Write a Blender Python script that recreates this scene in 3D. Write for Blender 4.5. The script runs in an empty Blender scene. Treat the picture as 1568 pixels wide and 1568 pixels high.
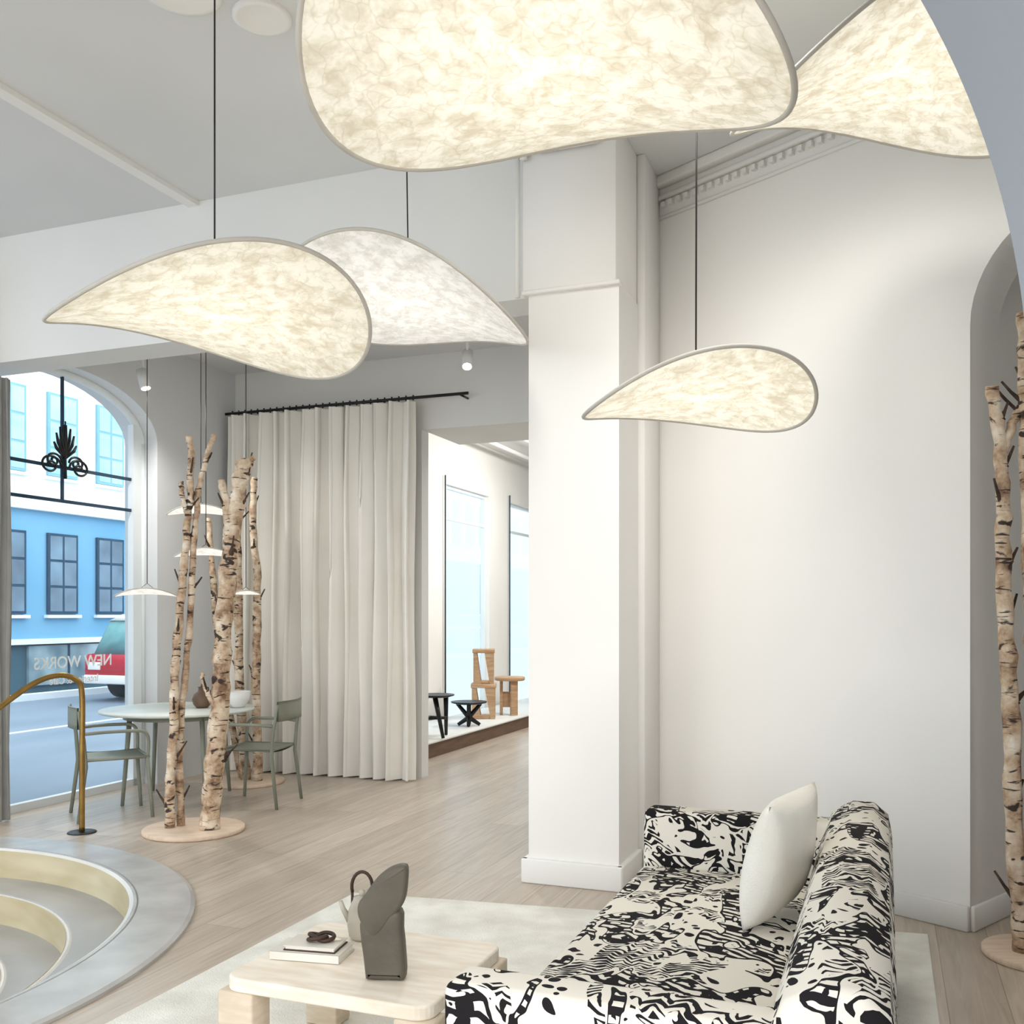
import bpy, bmesh, math, random
from mathutils import Vector, Matrix
random.seed(7)
ANG=math.radians(-20.9)
ROOM=Matrix.Rotation(ANG,4,'Z')          # room frame: x = along window-facade normal, y = depth
scene=bpy.context.scene
def lin(c):
    r=[]
    for v in c:
        v=v/255.0
        r.append(v/12.92 if v<=.04045 else ((v+.055)/1.055)**2.4)
    return (r[0],r[1],r[2],1)
# ---------------------------------------------------------------- materials
def mk(name):
    m=bpy.data.materials.new(name);m.use_nodes=True
    nt=m.node_tree;nt.nodes.clear()
    out=nt.nodes.new('ShaderNodeOutputMaterial')
    return m,nt,out
def N(nt,t,**kw):
    n=nt.nodes.new(t)
    for k,v in kw.items():
        if k in n.inputs.keys(): n.inputs[k].default_value=v
        else: setattr(n,k,v)
    return n
def ramp(nt,stops,interp='LINEAR'):
    r=nt.nodes.new('ShaderNodeValToRGB');cr=r.color_ramp;cr.interpolation=interp
    while len(cr.elements)>1: cr.elements.remove(cr.elements[0])
    cr.elements[0].position=stops[0][0];cr.elements[0].color=stops[0][1]
    for p,c in stops[1:]:
        e=cr.elements.new(p);e.color=c
    return r
def basic(name,c1,c2=None,scale=4,rough=.6,metal=0,bump=0,stretch=(1,1,1),bscale=None,spec=.4,detail=2.0):
    m,nt,out=mk(name)
    p=N(nt,'ShaderNodeBsdfPrincipled',Roughness=rough,Metallic=metal)
    p.inputs['Specular IOR Level'].default_value=spec
    tc=N(nt,'ShaderNodeTexCoord');mp=N(nt,'ShaderNodeMapping');mp.inputs['Scale'].default_value=stretch
    nt.links.new(tc.outputs['Object'],mp.inputs['Vector'])
    no=N(nt,'ShaderNodeTexNoise',Scale=scale,Detail=detail)
    nt.links.new(mp.outputs[0],no.inputs['Vector'])
    c2=c2 or tuple(max(0,v-5) for v in c1)
    r=ramp(nt,[(.3,lin(c2)),(.7,lin(c1))])
    nt.links.new(no.outputs[0],r.inputs[0]);nt.links.new(r.outputs[0],p.inputs['Base Color'])
    if bump:
        n2=N(nt,'ShaderNodeTexNoise',Scale=bscale or scale*8,Detail=1.0)
        nt.links.new(mp.outputs[0],n2.inputs['Vector'])
        b=N(nt,'ShaderNodeBump',Strength=bump,Distance=.01)
        nt.links.new(n2.outputs[0],b.inputs['Height']);nt.links.new(b.outputs[0],p.inputs['Normal'])
    nt.links.new(p.outputs[0],out.inputs[0])
    return m
M={}
def matte(name,c1,c2,scale=1.5):
    m,nt,out=mk(name)
    d=N(nt,'ShaderNodeBsdfDiffuse');tc=N(nt,'ShaderNodeTexCoord');no=N(nt,'ShaderNodeTexNoise',Scale=scale,Detail=1.0)
    nt.links.new(tc.outputs['Object'],no.inputs['Vector']);r=ramp(nt,[(.3,lin(c2)),(.7,lin(c1))])
    nt.links.new(no.outputs[0],r.inputs[0]);nt.links.new(r.outputs[0],d.inputs['Color']);nt.links.new(d.outputs[0],out.inputs[0]);return m
M['wall']=matte('white_plaster',(242,240,236),(239,237,233))
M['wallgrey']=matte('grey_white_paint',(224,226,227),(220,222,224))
M['beam']=matte('beam_paint',(230,230,227),(226,226,223))
M['ceil']=matte('ceiling_paint',(222,223,222),(218,219,219))
M['trim']=matte('trim_paint',(238,237,233),(236,235,231))
M['archwall']=matte('arch_unlit_grey',(158,164,170),(153,159,166))  # dark grey puts the arch's unlit shade into its colour
M['frame']=basic('white_window_frame',(234,240,242),None,3,.4)
M['drape']=matte('curtain_linen',(243,240,233),(238,235,227),3)
M['drapegrey']=matte('grey_curtain',(170,170,166),(156,157,155),6)
M['black']=basic('black_metal',(22,22,24),None,5,.4)
M['brass']=basic('brass',(168,136,76),(140,110,60),8,.3,metal=.85)
M['bolt']=basic('birch_endgrain',(214,176,136),(196,156,118),20,.6)
M['discwood']=basic('pale_wood_disc',(226,204,182),(212,188,164),6,.6,stretch=(1,8,1))
M['wood']=basic('pine_wood',(206,172,138),(180,142,106),5,.55,stretch=(1,1,8))
M['darkwood']=basic('platform_brown',(112,86,66),(92,70,54),3,.5,stretch=(8,1,8))
M['white']=basic('white_lacquer',(238,238,235),None,3,.4)
M['green']=basic('sage_metal',(138,142,128),(126,130,116),5,.45)
M['tabletop']=basic('pale_table',(220,225,219),None,4,.35)
M['rug']=basic('cream_rug',(242,240,232),(218,215,205),5,.95,bump=.4,bscale=160,detail=4)
M['stone']=basic('travertine',(246,237,223),(228,214,194),7,.5,stretch=(1,4,3),detail=4)
M['stoneleg']=basic('travertine_leg',(224,209,188),(200,183,159),7,.6,stretch=(1,1,5),detail=4)
M['olive']=basic('olive_ceramic',(98,92,80),(84,78,67),9,.5,bump=.15)
M['jug']=basic('grey_glaze',(206,200,186),(150,140,122),6,.35)
M['brown']=basic('brown_leather',(70,48,36),(50,34,26),8,.5)
M['book']=basic('book_cover',(232,228,218),(208,202,190),4,.6)
M['paperw']=basic('book_pages',(240,236,226),None,40,.8,stretch=(1,1,20))
M['pillow']=basic('cream_cushion',(240,237,228),(232,228,217),6,.9,bump=.25,bscale=200)
M['pot']=basic('brown_pot',(120,96,74),(92,72,56),8,.5)
M['well1']=basic('well_cream_riser',(214,203,174),(190,176,140),2,.4,stretch=(1,1,4))
M['well2']=basic('well_grey_tread',(172,170,167),(154,152,149),2.2,.3,detail=5)
M['well3']=basic('well_rim_stone',(196,195,192),(172,170,167),3.5,.25,detail=6,bump=.2,bscale=9)
M['edge_highlight']=basic('well_edge_highlight',(226,224,218),None,4,.25)  # highlight along the step edges, painted as a pale line
M['blue']=matte('blue_facade',(116,170,204),(104,160,196),.6)
M['cornice']=matte('facade_white',(225,236,242),(210,226,234),1)
M['upper']=matte('facade_pale',(236,239,238),(224,230,232),.5)
M['shop']=matte('shop_teal',(84,120,136),(60,90,106),.8)
M['shopglass']=basic('shop_glass',(160,188,198),(76,108,124),1.6,.15)
M['navy']=matte('navy_frame',(50,80,104),(44,72,96),3)
M['bar']=matte('iron_glazing_bar',(66,82,98),(60,76,92),3)
M['pane']=basic('dark_pane',(100,138,164),(56,86,110),1.2,.2)
M['palepane']=basic('pale_pane',(160,206,220),(130,184,202),1.2,.2)
M['palef']=matte('pale_frame',(126,176,192),(118,166,184),2)
M['street']=basic('street_asphalt',(134,150,166),(110,130,148),.7,.7,stretch=(1,.3,1))
M['red']=basic('red_car_paint',(190,40,56),(174,32,48),2,.25)
M['carglass']=basic('car_glass',(140,190,188),(84,134,142),2,.1)
M['tyre']=basic('tyre_rubber',(26,28,32),None,4,.8)
M['letter']=basic('white_vinyl',(244,248,250),None,4,.6)

def emit(name,col,s):
    m,nt,out=mk(name);e=N(nt,'ShaderNodeEmission',Color=col,Strength=s)
    nt.links.new(e.outputs[0],out.inputs[0]);m.cycles.emission_sampling='NONE';return m
M['bulb']=emit('spot_bulb',(1,.95,.86,1),12)

def glassm(name,other,fac,col):
    m,nt,out=mk(name)
    t=N(nt,'ShaderNodeBsdfTransparent',Color=(.97,.99,1,1))
    g=N(nt,other,Color=col)
    mx=N(nt,'ShaderNodeMixShader',Fac=fac)
    nt.links.new(t.outputs[0],mx.inputs[1]);nt.links.new(g.outputs[0],mx.inputs[2]);nt.links.new(mx.outputs[0],out.inputs[0]);return m
M['glass']=glassm('window_glass','ShaderNodeBsdfGlossy',.03,(1,1,1,1))
M['glare_pane']=glassm('overexposed_window_pane','ShaderNodeBsdfTranslucent',.72,(.93,.99,1,1))  # added translucent pane, imitates the overexposed daylight in the far windows

# oak plank floor
m,nt,out=mk('oak_plank_floor')
p=N(nt,'ShaderNodeBsdfPrincipled',Roughness=.33)
tc=N(nt,'ShaderNodeTexCoord');mp=N(nt,'ShaderNodeMapping');mp.inputs['Rotation'].default_value=(0,0,math.radians(90))
nt.links.new(tc.outputs['Object'],mp.inputs[0])
br=N(nt,'ShaderNodeTexBrick',Scale=1.0);br.inputs['Brick Width'].default_value=2.6;br.inputs['Row Height'].default_value=.22
br.inputs['Mortar Size'].default_value=.002;br.inputs['Color1'].default_value=lin((202,188,172));br.inputs['Color2'].default_value=lin((184,170,154));br.inputs['Mortar'].default_value=lin((150,136,120))
nt.links.new(mp.outputs[0],br.inputs[0])
mp2=N(nt,'ShaderNodeMapping');mp2.inputs['Scale'].default_value=(14,.9,1);nt.links.new(tc.outputs['Object'],mp2.inputs[0])
no=N(nt,'ShaderNodeTexNoise',Scale=2.0,Detail=4.0,Distortion=1.2);nt.links.new(mp2.outputs[0],no.inputs[0])
rr=ramp(nt,[(.3,(.74,.73,.73,1)),(.65,(1.04,1.04,1.05,1))]);nt.links.new(no.outputs[0],rr.inputs[0])
mm=N(nt,'ShaderNodeMix',data_type='RGBA',blend_type='MULTIPLY');mm.inputs[0].default_value=.8
nt.links.new(br.outputs[0],mm.inputs[6]);nt.links.new(rr.outputs[0],mm.inputs[7]);nt.links.new(mm.outputs[2],p.inputs['Base Color'])
nt.links.new(p.outputs[0],out.inputs[0]);M['floor']=m

# birch bark
m,nt,out=mk('birch_bark')
p=N(nt,'ShaderNodeBsdfPrincipled',Roughness=.8)
tc=N(nt,'ShaderNodeTexCoord')
n1=N(nt,'ShaderNodeTexNoise',Scale=8.0,Detail=5.0,Roughness=.65);nt.links.new(tc.outputs['Object'],n1.inputs[0])
r1=ramp(nt,[(.34,lin((122,92,70))),(.46,lin((186,158,130))),(.58,lin((216,198,174))),(.72,lin((238,228,212)))]);nt.links.new(n1.outputs[0],r1.inputs[0])
mp=N(nt,'ShaderNodeMapping');mp.inputs['Scale'].default_value=(9,9,60);nt.links.new(tc.outputs['Object'],mp.inputs[0])
n2=N(nt,'ShaderNodeTexNoise',Scale=1.0,Detail=3.0,Distortion=.5);nt.links.new(mp.outputs[0],n2.inputs[0])
r2=ramp(nt,[(.61,(0,0,0,1)),(.67,(1,1,1,1))]);nt.links.new(n2.outputs[0],r2.inputs[0])
mp3=N(nt,'ShaderNodeMapping');mp3.inputs['Scale'].default_value=(6,6,11);nt.links.new(tc.outputs['Object'],mp3.inputs[0])
n3=N(nt,'ShaderNodeTexNoise',Scale=1.6,Detail=6.0,Distortion=.8);nt.links.new(mp3.outputs[0],n3.inputs[0])
r3=ramp(nt,[(.60,(0,0,0,1)),(.65,(1,1,1,1))]);nt.links.new(n3.outputs[0],r3.inputs[0])
mxx=N(nt,'ShaderNodeMath',operation='MAXIMUM');nt.links.new(r2.outputs[0],mxx.inputs[0]);nt.links.new(r3.outputs[0],mxx.inputs[1])
mm=N(nt,'ShaderNodeMix',data_type='RGBA');nt.links.new(mxx.outputs[0],mm.inputs[0]);nt.links.new(r1.outputs[0],mm.inputs[6]);mm.inputs[7].default_value=lin((58,45,38))
nt.links.new(mm.outputs[2],p.inputs['Base Color'])
nt.links.new(p.outputs[0],out.inputs[0]);M['birch']=m
M['bough']=basic('dark_bark',(92,72,58),(50,40,34),20,.85)

# sofa fabric: black hand-drawn striped creatures and foliage strokes on off white
m,nt,out=mk('patterned_sofa_fabric')
p=N(nt,'ShaderNodeBsdfPrincipled',Roughness=.9);p.inputs['Specular IOR Level'].default_value=.15
L=nt.links.new
def MA(op,a,b2=0,c=0):
    n=N(nt,'ShaderNodeMath',operation=op)
    for i,v in enumerate((a,b2,c)):
        if isinstance(v,(int,float)): n.inputs[i].default_value=v
        else: L(v,n.inputs[i])
    return n.outputs[0]
tc=N(nt,'ShaderNodeTexCoord')
warp=N(nt,'ShaderNodeTexNoise',Scale=4.0,Detail=2.0);L(tc.outputs['Object'],warp.inputs[0])
vs2=N(nt,'ShaderNodeVectorMath',operation='SCALE');vs2.inputs['Scale'].default_value=.20;L(warp.outputs['Color'],vs2.inputs[0])
vb=N(nt,'ShaderNodeVectorMath',operation='ADD');L(tc.outputs['Object'],vb.inputs[0]);L(vs2.outputs[0],vb.inputs[1])
sx=N(nt,'ShaderNodeSeparateXYZ');L(vb.outputs[0],sx.inputs[0])
S_=MA('ADD',sx.outputs[0],MA('MULTIPLY',sx.outputs[2],.8));T_=MA('ADD',sx.outputs[1],MA('MULTIPLY',sx.outputs[2],.6))
brk=N(nt,'ShaderNodeTexNoise',Scale=24.0,Detail=1.0);L(tc.outputs['Object'],brk.inputs[0])
bk=MA('MULTIPLY',MA('SUBTRACT',brk.outputs[0],.5),1.7)
# creature bodies
mpv=N(nt,'ShaderNodeMapping');mpv.inputs['Scale'].default_value=(1.0,.62,1);L(tc.outputs['Object'],mpv.inputs[0])
body=N(nt,'ShaderNodeTexNoise',Scale=6.6,Detail=2.0,Roughness=.45,Distortion=.9);L(mpv.outputs[0],body.inputs[0])
B_=body.outputs[0]
inside=MA('GREATER_THAN',B_,.535)
outl=MA('LESS_THAN',MA('ABSOLUTE',MA('SUBTRACT',B_,.53)),.014)
hair=MA('MULTIPLY',MA('GREATER_THAN',B_,.47),MA('LESS_THAN',B_,.51))
stripes=MA('GREATER_THAN',MA('ADD',MA('SINE',MA('ADD',MA('MULTIPLY',T_,150),MA('MULTIPLY',S_,50))),MA('MULTIPLY',bk,1.5)),.0)
core=MA('MULTIPLY',MA('GREATER_THAN',B_,.60),MA('GREATER_THAN',brk.outputs[0],.44))
# foliage strokes
zz=MA('ADD',MA('MULTIPLY',T_,38),MA('PINGPONG',MA('MULTIPLY',S_,28),1.0))
zig=MA('GREATER_THAN',MA('ADD',MA('FRACT',zz),bk),.50)
fol=N(nt,'ShaderNodeTexNoise',Scale=5.0,Detail=0.0);
mpf=N(nt,'ShaderNodeMapping');mpf.inputs['Location'].default_value=(7.3,2.1,4.4);L(tc.outputs['Object'],mpf.inputs[0]);L(mpf.outputs[0],fol.inputs[0])
folm=MA('MULTIPLY',MA('GREATER_THAN',fol.outputs[0],.5),MA('LESS_THAN',B_,.475))
leaf=N(nt,'ShaderNodeTexVoronoi',feature='F1',Scale=17.0);L(vb.outputs[0],leaf.inputs[0])
leafm=MA('MULTIPLY',MA('LESS_THAN',leaf.outputs['Distance'],.27),MA('MULTIPLY',MA('LESS_THAN',fol.outputs[0],.45),MA('LESS_THAN',B_,.48)))
pat=MA('MAXIMUM',MA('MULTIPLY',inside,stripes),outl)
pat=MA('MAXIMUM',pat,core)
pat=MA('MAXIMUM',pat,MA('MULTIPLY',folm,zig))
pat=MA('MAXIMUM',pat,leafm)
mm=N(nt,'ShaderNodeMix',data_type='RGBA');L(pat,mm.inputs[0]);mm.inputs[6].default_value=lin((230,224,212));mm.inputs[7].default_value=lin((32,30,32))
L(mm.outputs[2],p.inputs['Base Color']);L(p.outputs[0],out.inputs[0]);M['sofa']=m

# glowing crinkled paper
def paper(name,warm,cool,strength):
    m,nt,out=mk(name);L=nt.links.new
    tc=N(nt,'ShaderNodeTexCoord')
    n1=N(nt,'ShaderNodeTexNoise',Scale=13.0,Detail=5.0,Roughness=.66,Distortion=.3);L(tc.outputs['Object'],n1.inputs[0])
    # crease network
    nw=N(nt,'ShaderNodeTexNoise',Scale=9.0,Detail=2.0);L(tc.outputs['Object'],nw.inputs[0])
    sw=N(nt,'ShaderNodeVectorMath',operation='SCALE');sw.inputs['Scale'].default_value=.16;L(nw.outputs['Color'],sw.inputs[0])
    aw=N(nt,'ShaderNodeVectorMath',operation='ADD');L(tc.outputs['Object'],aw.inputs[0]);L(sw.outputs[0],aw.inputs[1])
    vo=N(nt,'ShaderNodeTexVoronoi',feature='DISTANCE_TO_EDGE',Scale=15.0);L(aw.outputs[0],vo.inputs[0])
    s3=N(nt,'ShaderNodeMapRange');s3.inputs[1].default_value=0;s3.inputs[2].default_value=.07;s3.inputs[3].default_value=-.09;s3.inputs[4].default_value=0.01;L(vo.outputs['Distance'],s3.inputs[0])
    ad=N(nt,'ShaderNodeMath',operation='ADD');L(s3.outputs[0],ad.inputs[0]);L(n1.outputs[0],ad.inputs[1])
    mid=tuple((a+b2)//2 for a,b2 in zip(warm,cool))
    r=ramp(nt,[(.33,lin(cool)),(.46,lin(mid)),(.58,lin(warm))]);L(ad.outputs[0],r.inputs[0])
    ln=N(nt,'ShaderNodeVectorMath',operation='LENGTH');L(tc.outputs['Object'],ln.inputs[0])
    mr=N(nt,'ShaderNodeMapRange');mr.inputs[1].default_value=.03;mr.inputs[2].default_value=.6;mr.inputs[3].default_value=strength*1.18;mr.inputs[4].default_value=strength*.78
    L(ln.outputs['Value'],mr.inputs[0])
    e=N(nt,'ShaderNodeEmission');L(r.outputs[0],e.inputs[0]);L(mr.outputs[0],e.inputs[1])
    d=N(nt,'ShaderNodeBsdfDiffuse',Color=(.18,.175,.165,1))
    a=N(nt,'ShaderNodeAddShader');L(e.outputs[0],a.inputs[0]);L(d.outputs[0],a.inputs[1]);L(a.outputs[0],out.inputs[0])
    m.cycles.emission_sampling='NONE'
    return m
M['paper']=paper('glowing_washi_paper',(255,247,226),(216,203,174),.90)
M['paperwhite']=paper('glowing_white_paper',(252,248,238),(216,211,198),.86)
M['rim']=basic('lamp_rim',(206,202,193),(196,192,183),8,.7)

# ---------------------------------------------------------------- mesh builder
class MB:
    def __init__(s,name,mw=None):
        s.name=name;s.bm=bmesh.new();s.mats=[];s.mw=mw or Matrix.Identity(4);s.smooth=[]
    def mi(s,m):
        m=M[m]
        if m not in s.mats: s.mats.append(m)
        return s.mats.index(m)
    def add(s,src,mat,mtx=None,smooth=False):
        k=s.mi(mat);vm={}
        for v in src.verts:
            co=v.co if mtx is None else mtx@v.co
            vm[v.index]=s.bm.verts.new(co)
        for f in src.faces:
            try:
                nf=s.bm.faces.new([vm[v.index] for v in f.verts]);nf.material_index=k;nf.smooth=smooth
            except ValueError: pass
        src.free()
    def box(s,lo,hi,mat,bev=0,seg=2,mtx=None,smooth=None):
        b=bmesh.new();bmesh.ops.create_cube(b,size=1)
        lo=Vector(lo);hi=Vector(hi)
        for v in b.verts:
            v.co=Vector(((lo.x+hi.x)/2+v.co.x*(hi.x-lo.x),(lo.y+hi.y)/2+v.co.y*(hi.y-lo.y),(lo.z+hi.z)/2+v.co.z*(hi.z-lo.z)))
        if bev: bmesh.ops.bevel(b,geom=b.edges[:],offset=bev,segments=seg,affect='EDGES',profile=.5)
        b.verts.index_update();s.add(b,mat,mtx,smooth=(bev>0 if smooth is None else smooth))
    def tube(s,pts,rad,mat,seg=10,caps=True,smooth=True,mtx=None):
        pts=[Vector(p) for p in pts];n=len(pts)
        if isinstance(rad,(int,float)): rad=[rad]*n
        b=bmesh.new();rings=[]
        t0=(pts[1]-pts[0]).normalized();up=Vector((0,0,1)) if abs(t0.z)<.9 else Vector((1,0,0))
        u=t0.cross(up).normalized()
        for i,p in enumerate(pts):
            t=((pts[min(i+1,n-1)]-pts[max(i-1,0)])).normalized()
            u=(u-t*u.dot(t)).normalized();w=t.cross(u)
            rings.append([b.verts.new(p+(u*math.cos(2*math.pi*k/seg)+w*math.sin(2*math.pi*k/seg))*rad[i]) for k in range(seg)])
        for i in range(n-1):
            for k in range(seg):
                b.faces.new([rings[i][k],rings[i][(k+1)%seg],rings[i+1][(k+1)%seg],rings[i+1][k]])
        if caps:
            b.faces.new(rings[0][::-1]);b.faces.new(rings[-1])
        b.verts.index_update();s.add(b,mat,mtx,smooth)
    def lathe(s,prof,mat,c=(0,0,0),seg=32,mtx=None,smooth=True):
        b=bmesh.new();c=Vector(c);rings=[]
        for r,z in prof:
            rings.append([b.verts.new(c+Vector((max(r,.0005)*math.cos(2*math.pi*k/seg),max(r,.0005)*math.sin(2*math.pi*k/seg),z))) for k in range(seg)])
        for i in range(len(rings)-1):
            for k in range(seg): b.faces.new([rings[i][k],rings[i][(k+1)%seg],rings[i+1][(k+1)%seg],rings[i+1][k]])
        b.verts.index_update();s.add(b,mat,mtx,smooth)
    def prism(s,poly,mat,mtx,depth,bev=0,seg=2,smooth=False):
        b=bmesh.new();v=[b.verts.new((x,0,z)) for x,z in poly];f=b.faces.new(v)
        e=bmesh.ops.extrude_face_region(b,geom=[f])
        for g in e['geom']:
            if isinstance(g,bmesh.types.BMVert): g.co.y+=depth
        bmesh.ops.recalc_face_normals(b,faces=b.faces[:])
        if bev:
            es=[e2 for e2 in b.edges if abs((e2.verts[0].co-e2.verts[1].co).y)<1e-6]
            bmesh.ops.bevel(b,geom=es,offset=bev,segments=seg,affect='EDGES',profile=.5)
        b.verts.index_update();s.add(b,mat,mtx,smooth)
    def finish(s,recalc=True):
        if recalc: bmesh.ops.recalc_face_normals(s.bm,faces=s.bm.faces[:])
        me=bpy.data.meshes.new(s.name)
        s.bm.to_mesh(me);s.bm.free()
        for m in s.mats: me.materials.append(m)
        ob=bpy.data.objects.new(s.name,me);scene.collection.objects.link(ob);ob.matrix_world=s.mw
        return ob
def smooth_path(pts,n=6):
    P=[Vector(p) for p in pts];out=[]
    for i in range(len(P)-1):
        p0=P[max(i-1,0)];p1=P[i];p2=P[i+1];p3=P[min(i+2,len(P)-1)]
        for k in range(n):
            t=k/n
            out.append(.5*((2*p1)+(-p0+p2)*t+(2*p0-5*p1+4*p2-p3)*t*t+(-p0+3*p1-3*p2+p3)*t**3))
    out.append(P[-1]);return out
def arch_poly(L0,L1,H,ops,seg=24):
    poly=[(L0,0),(L0,H),(L1,H),(L1,0)]
    for c,hw,sp,ri in sorted(ops,key=lambda o:-o[0]):
        poly.append((c+hw,0))
        for k in range(seg+1):
            t=math.pi*k/seg
            poly.append((c+hw*math.cos(t),sp+ri*math.sin(t)))
        poly.append((c-hw,0))
    return poly
def rect_openings(L0,L1,H,ops):
    poly=[(L0,0),(L0,H),(L1,H),(L1,0)]
    for c,hw,top in sorted(ops,key=lambda o:-o[0]):
        poly+=[(c+hw,0),(c+hw,top),(c-hw,top),(c-hw,0)]
    return poly
def frame2(o,d,z=0):
    d=Vector((d[0],d[1],0)).normalized();n=Vector((-d.y,d.x,0))
    m=Matrix.Identity(4)
    m.col[0]=(d.x,d.y,0,0);m.col[1]=(n.x,n.y,0,0);m.col[2]=(0,0,1,0);m.col[3]=(o[0],o[1],z,1)
    return m

# ---------------------------------------------------------------- floor with round stair well
CB,CA,RW=-5.0,2.8,2.12
b0,b1,a0,a1=-7.4,6.0,-5.0,18.0
f=MB('floor',ROOM)
seg=160;inner=[];outer=[]
angs=sorted(set([2*math.pi*k/seg for k in range(seg)]+[math.atan2(y-CA,x-CB)%(2*math.pi) for x in (b0,b1) for y in (a0,a1)]))
for t in angs:
    c,s_=math.cos(t),math.sin(t)
    inner.append(f.bm.verts.new((CB+RW*c,CA+RW*s_,0)))
    k=min([((b1-CB)/c if c>1e-9 else (b0-CB)/c if c<-1e-9 else 1e9),((a1-CA)/s_ if s_>1e-9 else (a0-CA)/s_ if s_<-1e-9 else 1e9)])
    outer.append(f.bm.verts.new((CB+k*c,CA+k*s_,0)))
k=f.mi('floor')
for i in range(len(angs)):
    j=(i+1)%len(angs);fc=f.bm.faces.new([inner[i],outer[i],outer[j],inner[j]]);fc.material_index=k
f.finish()
w=MB('sunken_round_stairwell',ROOM)
def ringband(r0,z0,r1,z1,mat):
    w.lathe([(r0,z0),(r1,z1)],mat,(CB,CA,0),seg=128)
ringband(2.14,.0,2.14,.014,'well3');ringband(2.14,.014,2.12,.022,'well3')
ringband(2.12,.022,1.865,.022,'well3')
ringband(1.865,.022,1.86,.014,'well2');ringband(1.86,.014,1.855,.022,'well3');ringband(1.855,.022,1.84,.022,'well3')
ringband(1.84,.022,1.82,.012,'edge_highlight')
rad=1.82;z=.012
for i in range(5):
    ringband(rad,z,rad,z-.17,'well1');z-=.17
    ringband(rad,z,rad-.27,z,'well2');ringband(rad-.27,z,rad-.275,z-.005,'darkwood' if False else 'well2')
    ringband(rad-.275,z-.005,rad-.285,z,'edge_highlight');ringband(rad-.285,z,rad-.30,z-.004,'edge_highlight');rad-=.30
ringband(rad,z,rad,z-.16,'well1');ringband(rad,z-.16,0,z-.16,'well2')
w.finish()

# ---------------------------------------------------------------- room shell
def roombox(name,lo,hi,mat,bev=0):
    q=MB(name,ROOM);q.box(lo,hi,mat,bev);return q.finish()
roombox('ceiling',(-7.4,.2,4.18),(6,6.4,4.3),'ceil')
roombox('ceiling_back',(-6.3,5.5,3.86),(-1.37,8.2,3.95),'ceil')
roombox('ceiling_far_room',(-5.7,8.15,3.9),(-1.3,17,4.0),'wall')
roombox('trim_ceiling_strip',(-4.25,.3,4.15),(-4.17,5.22,4.18),'trim')
roombox('wall_beam',(-6.6,5.22,3.29),(-1.86,5.52,4.18),'beam')
c=MB('column',ROOM)
c.box((-1.871,5.162,0),(-1.351,6.02,3.30),'wall')
c.box((-1.9,5.135,3.30),(-1.36,6.02,4.18),'wall',.006,1)
c.box((-1.905,5.13,3.28),(-1.34,5.2,3.305),'wall',.006,1)
c.box((-1.36,5.60,0),(-1.31,6.02,4.18),'wall',.006,1)
c.finish()
bb=MB('baseboard_column',ROOM)
bb.box((-1.905,5.125,0),(-1.325,5.165,.135),'trim',.008,2)
bb.box((-1.36,5.13,0),(-1.322,5.6,.135),'trim',.008,2)
bb.box((-1.32,5.58,0),(-1.285,6.0,.135),'trim',.008,2)
bb.box((-1.905,5.13,0),(-1.868,6.02,.135),'trim',.008,2)
bb.finish()
pp=MB('trim_wall_conduit',ROOM)
pp.tube([(-1.925,5.13,3.27),(-1.925,5.13,4.10),],.014,'trim',8)
pp.tube([(-1.925,5.13,4.10),(-1.36,5.12,4.10)],.014,'trim',8)
pp.tube([(-1.8,5.10,4.06),(-1.45,5.10,4.06)],.02,'trim',8)
pp.tube([(-1.88,5.10,4.13),(-1.88,5.10,4.02)],.022,'trim',8)
pp.finish()
def wallA(name,bpos,poly,th,mat):
    q=MB(name,ROOM@Matrix.Translation((bpos,0,0))@Matrix.Rotation(math.radians(90),4,'Z'))
    q.prism(poly,mat,Matrix.Identity(4),th)
    return q.finish()
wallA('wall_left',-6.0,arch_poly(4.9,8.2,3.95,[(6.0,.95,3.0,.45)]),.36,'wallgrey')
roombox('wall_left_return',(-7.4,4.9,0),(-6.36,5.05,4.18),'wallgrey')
FW=((10.4,.66),(12.40,.74),(14.75,.76),(16.35,.4))
wallA('wall_far_left',-5.37,rect_openings(8.2,17.0,3.95,[(c_,h_,3.2) for c_,h_ in FW]),.14,'wall')
roombox('wall_far_end',(-5.7,17,0),(-1.2,17.2,4.0),'wall')
roombox('wall_inner_right',(-1.36,6.0,0),(-1.25,17,4.0),'wall')
q=MB('trim_far_ceiling_pipe',ROOM)
q.tube([(-4.9,8.95,3.78),(-4.9,16.9,3.78)],.03,'white',8);q.tube([(-4.5,8.95,3.82),(-4.5,16.9,3.82)],.02,'white',8)
q.finish()
q=MB('wall_back',ROOM)
q.box((-6.2,8.06,0),(-3.96,8.2,3.9),'beam')
q.box((-3.96,8.06,3.18),(-1.36,8.9,3.9),'beam')
q.box((-1.75,8.06,0),(-1.36,8.2,3.18),'beam')
q.finish()
wd=MB('window_1',ROOM)
GB=-6.16
def archtube(c,hw,sp,ri,bb_,r,mat,mb,k0=0,k1=24):
    pts=[(bb_,c+hw*math.cos(math.pi*k/24),sp+ri*math.sin(math.pi*k/24)) for k in range(k0,k1+1)]
    mb.tube(pts,r,mat,8)
wd.tube([(GB,6.93,0),(GB,6.93,3.0)],.035,'frame',8)
wd.tube([(GB,5.07,0),(GB,5.07,3.0)],.035,'frame',8)
archtube(6.0,.93,3.0,.43,GB,.035,'frame',wd)
wd.box((GB-.03,6.80,0),(GB+.03,6.90,3.15),'frame')
wd.box((GB-.03,5.05,0),(GB+.03,6.95,.06),'frame')
wd.box((GB-.01,5.08,2.39),(GB+.01,6.9,2.415),'bar')
wd.box((GB-.01,5.08,2.66),(GB+.01,6.9,2.685),'bar')
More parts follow.
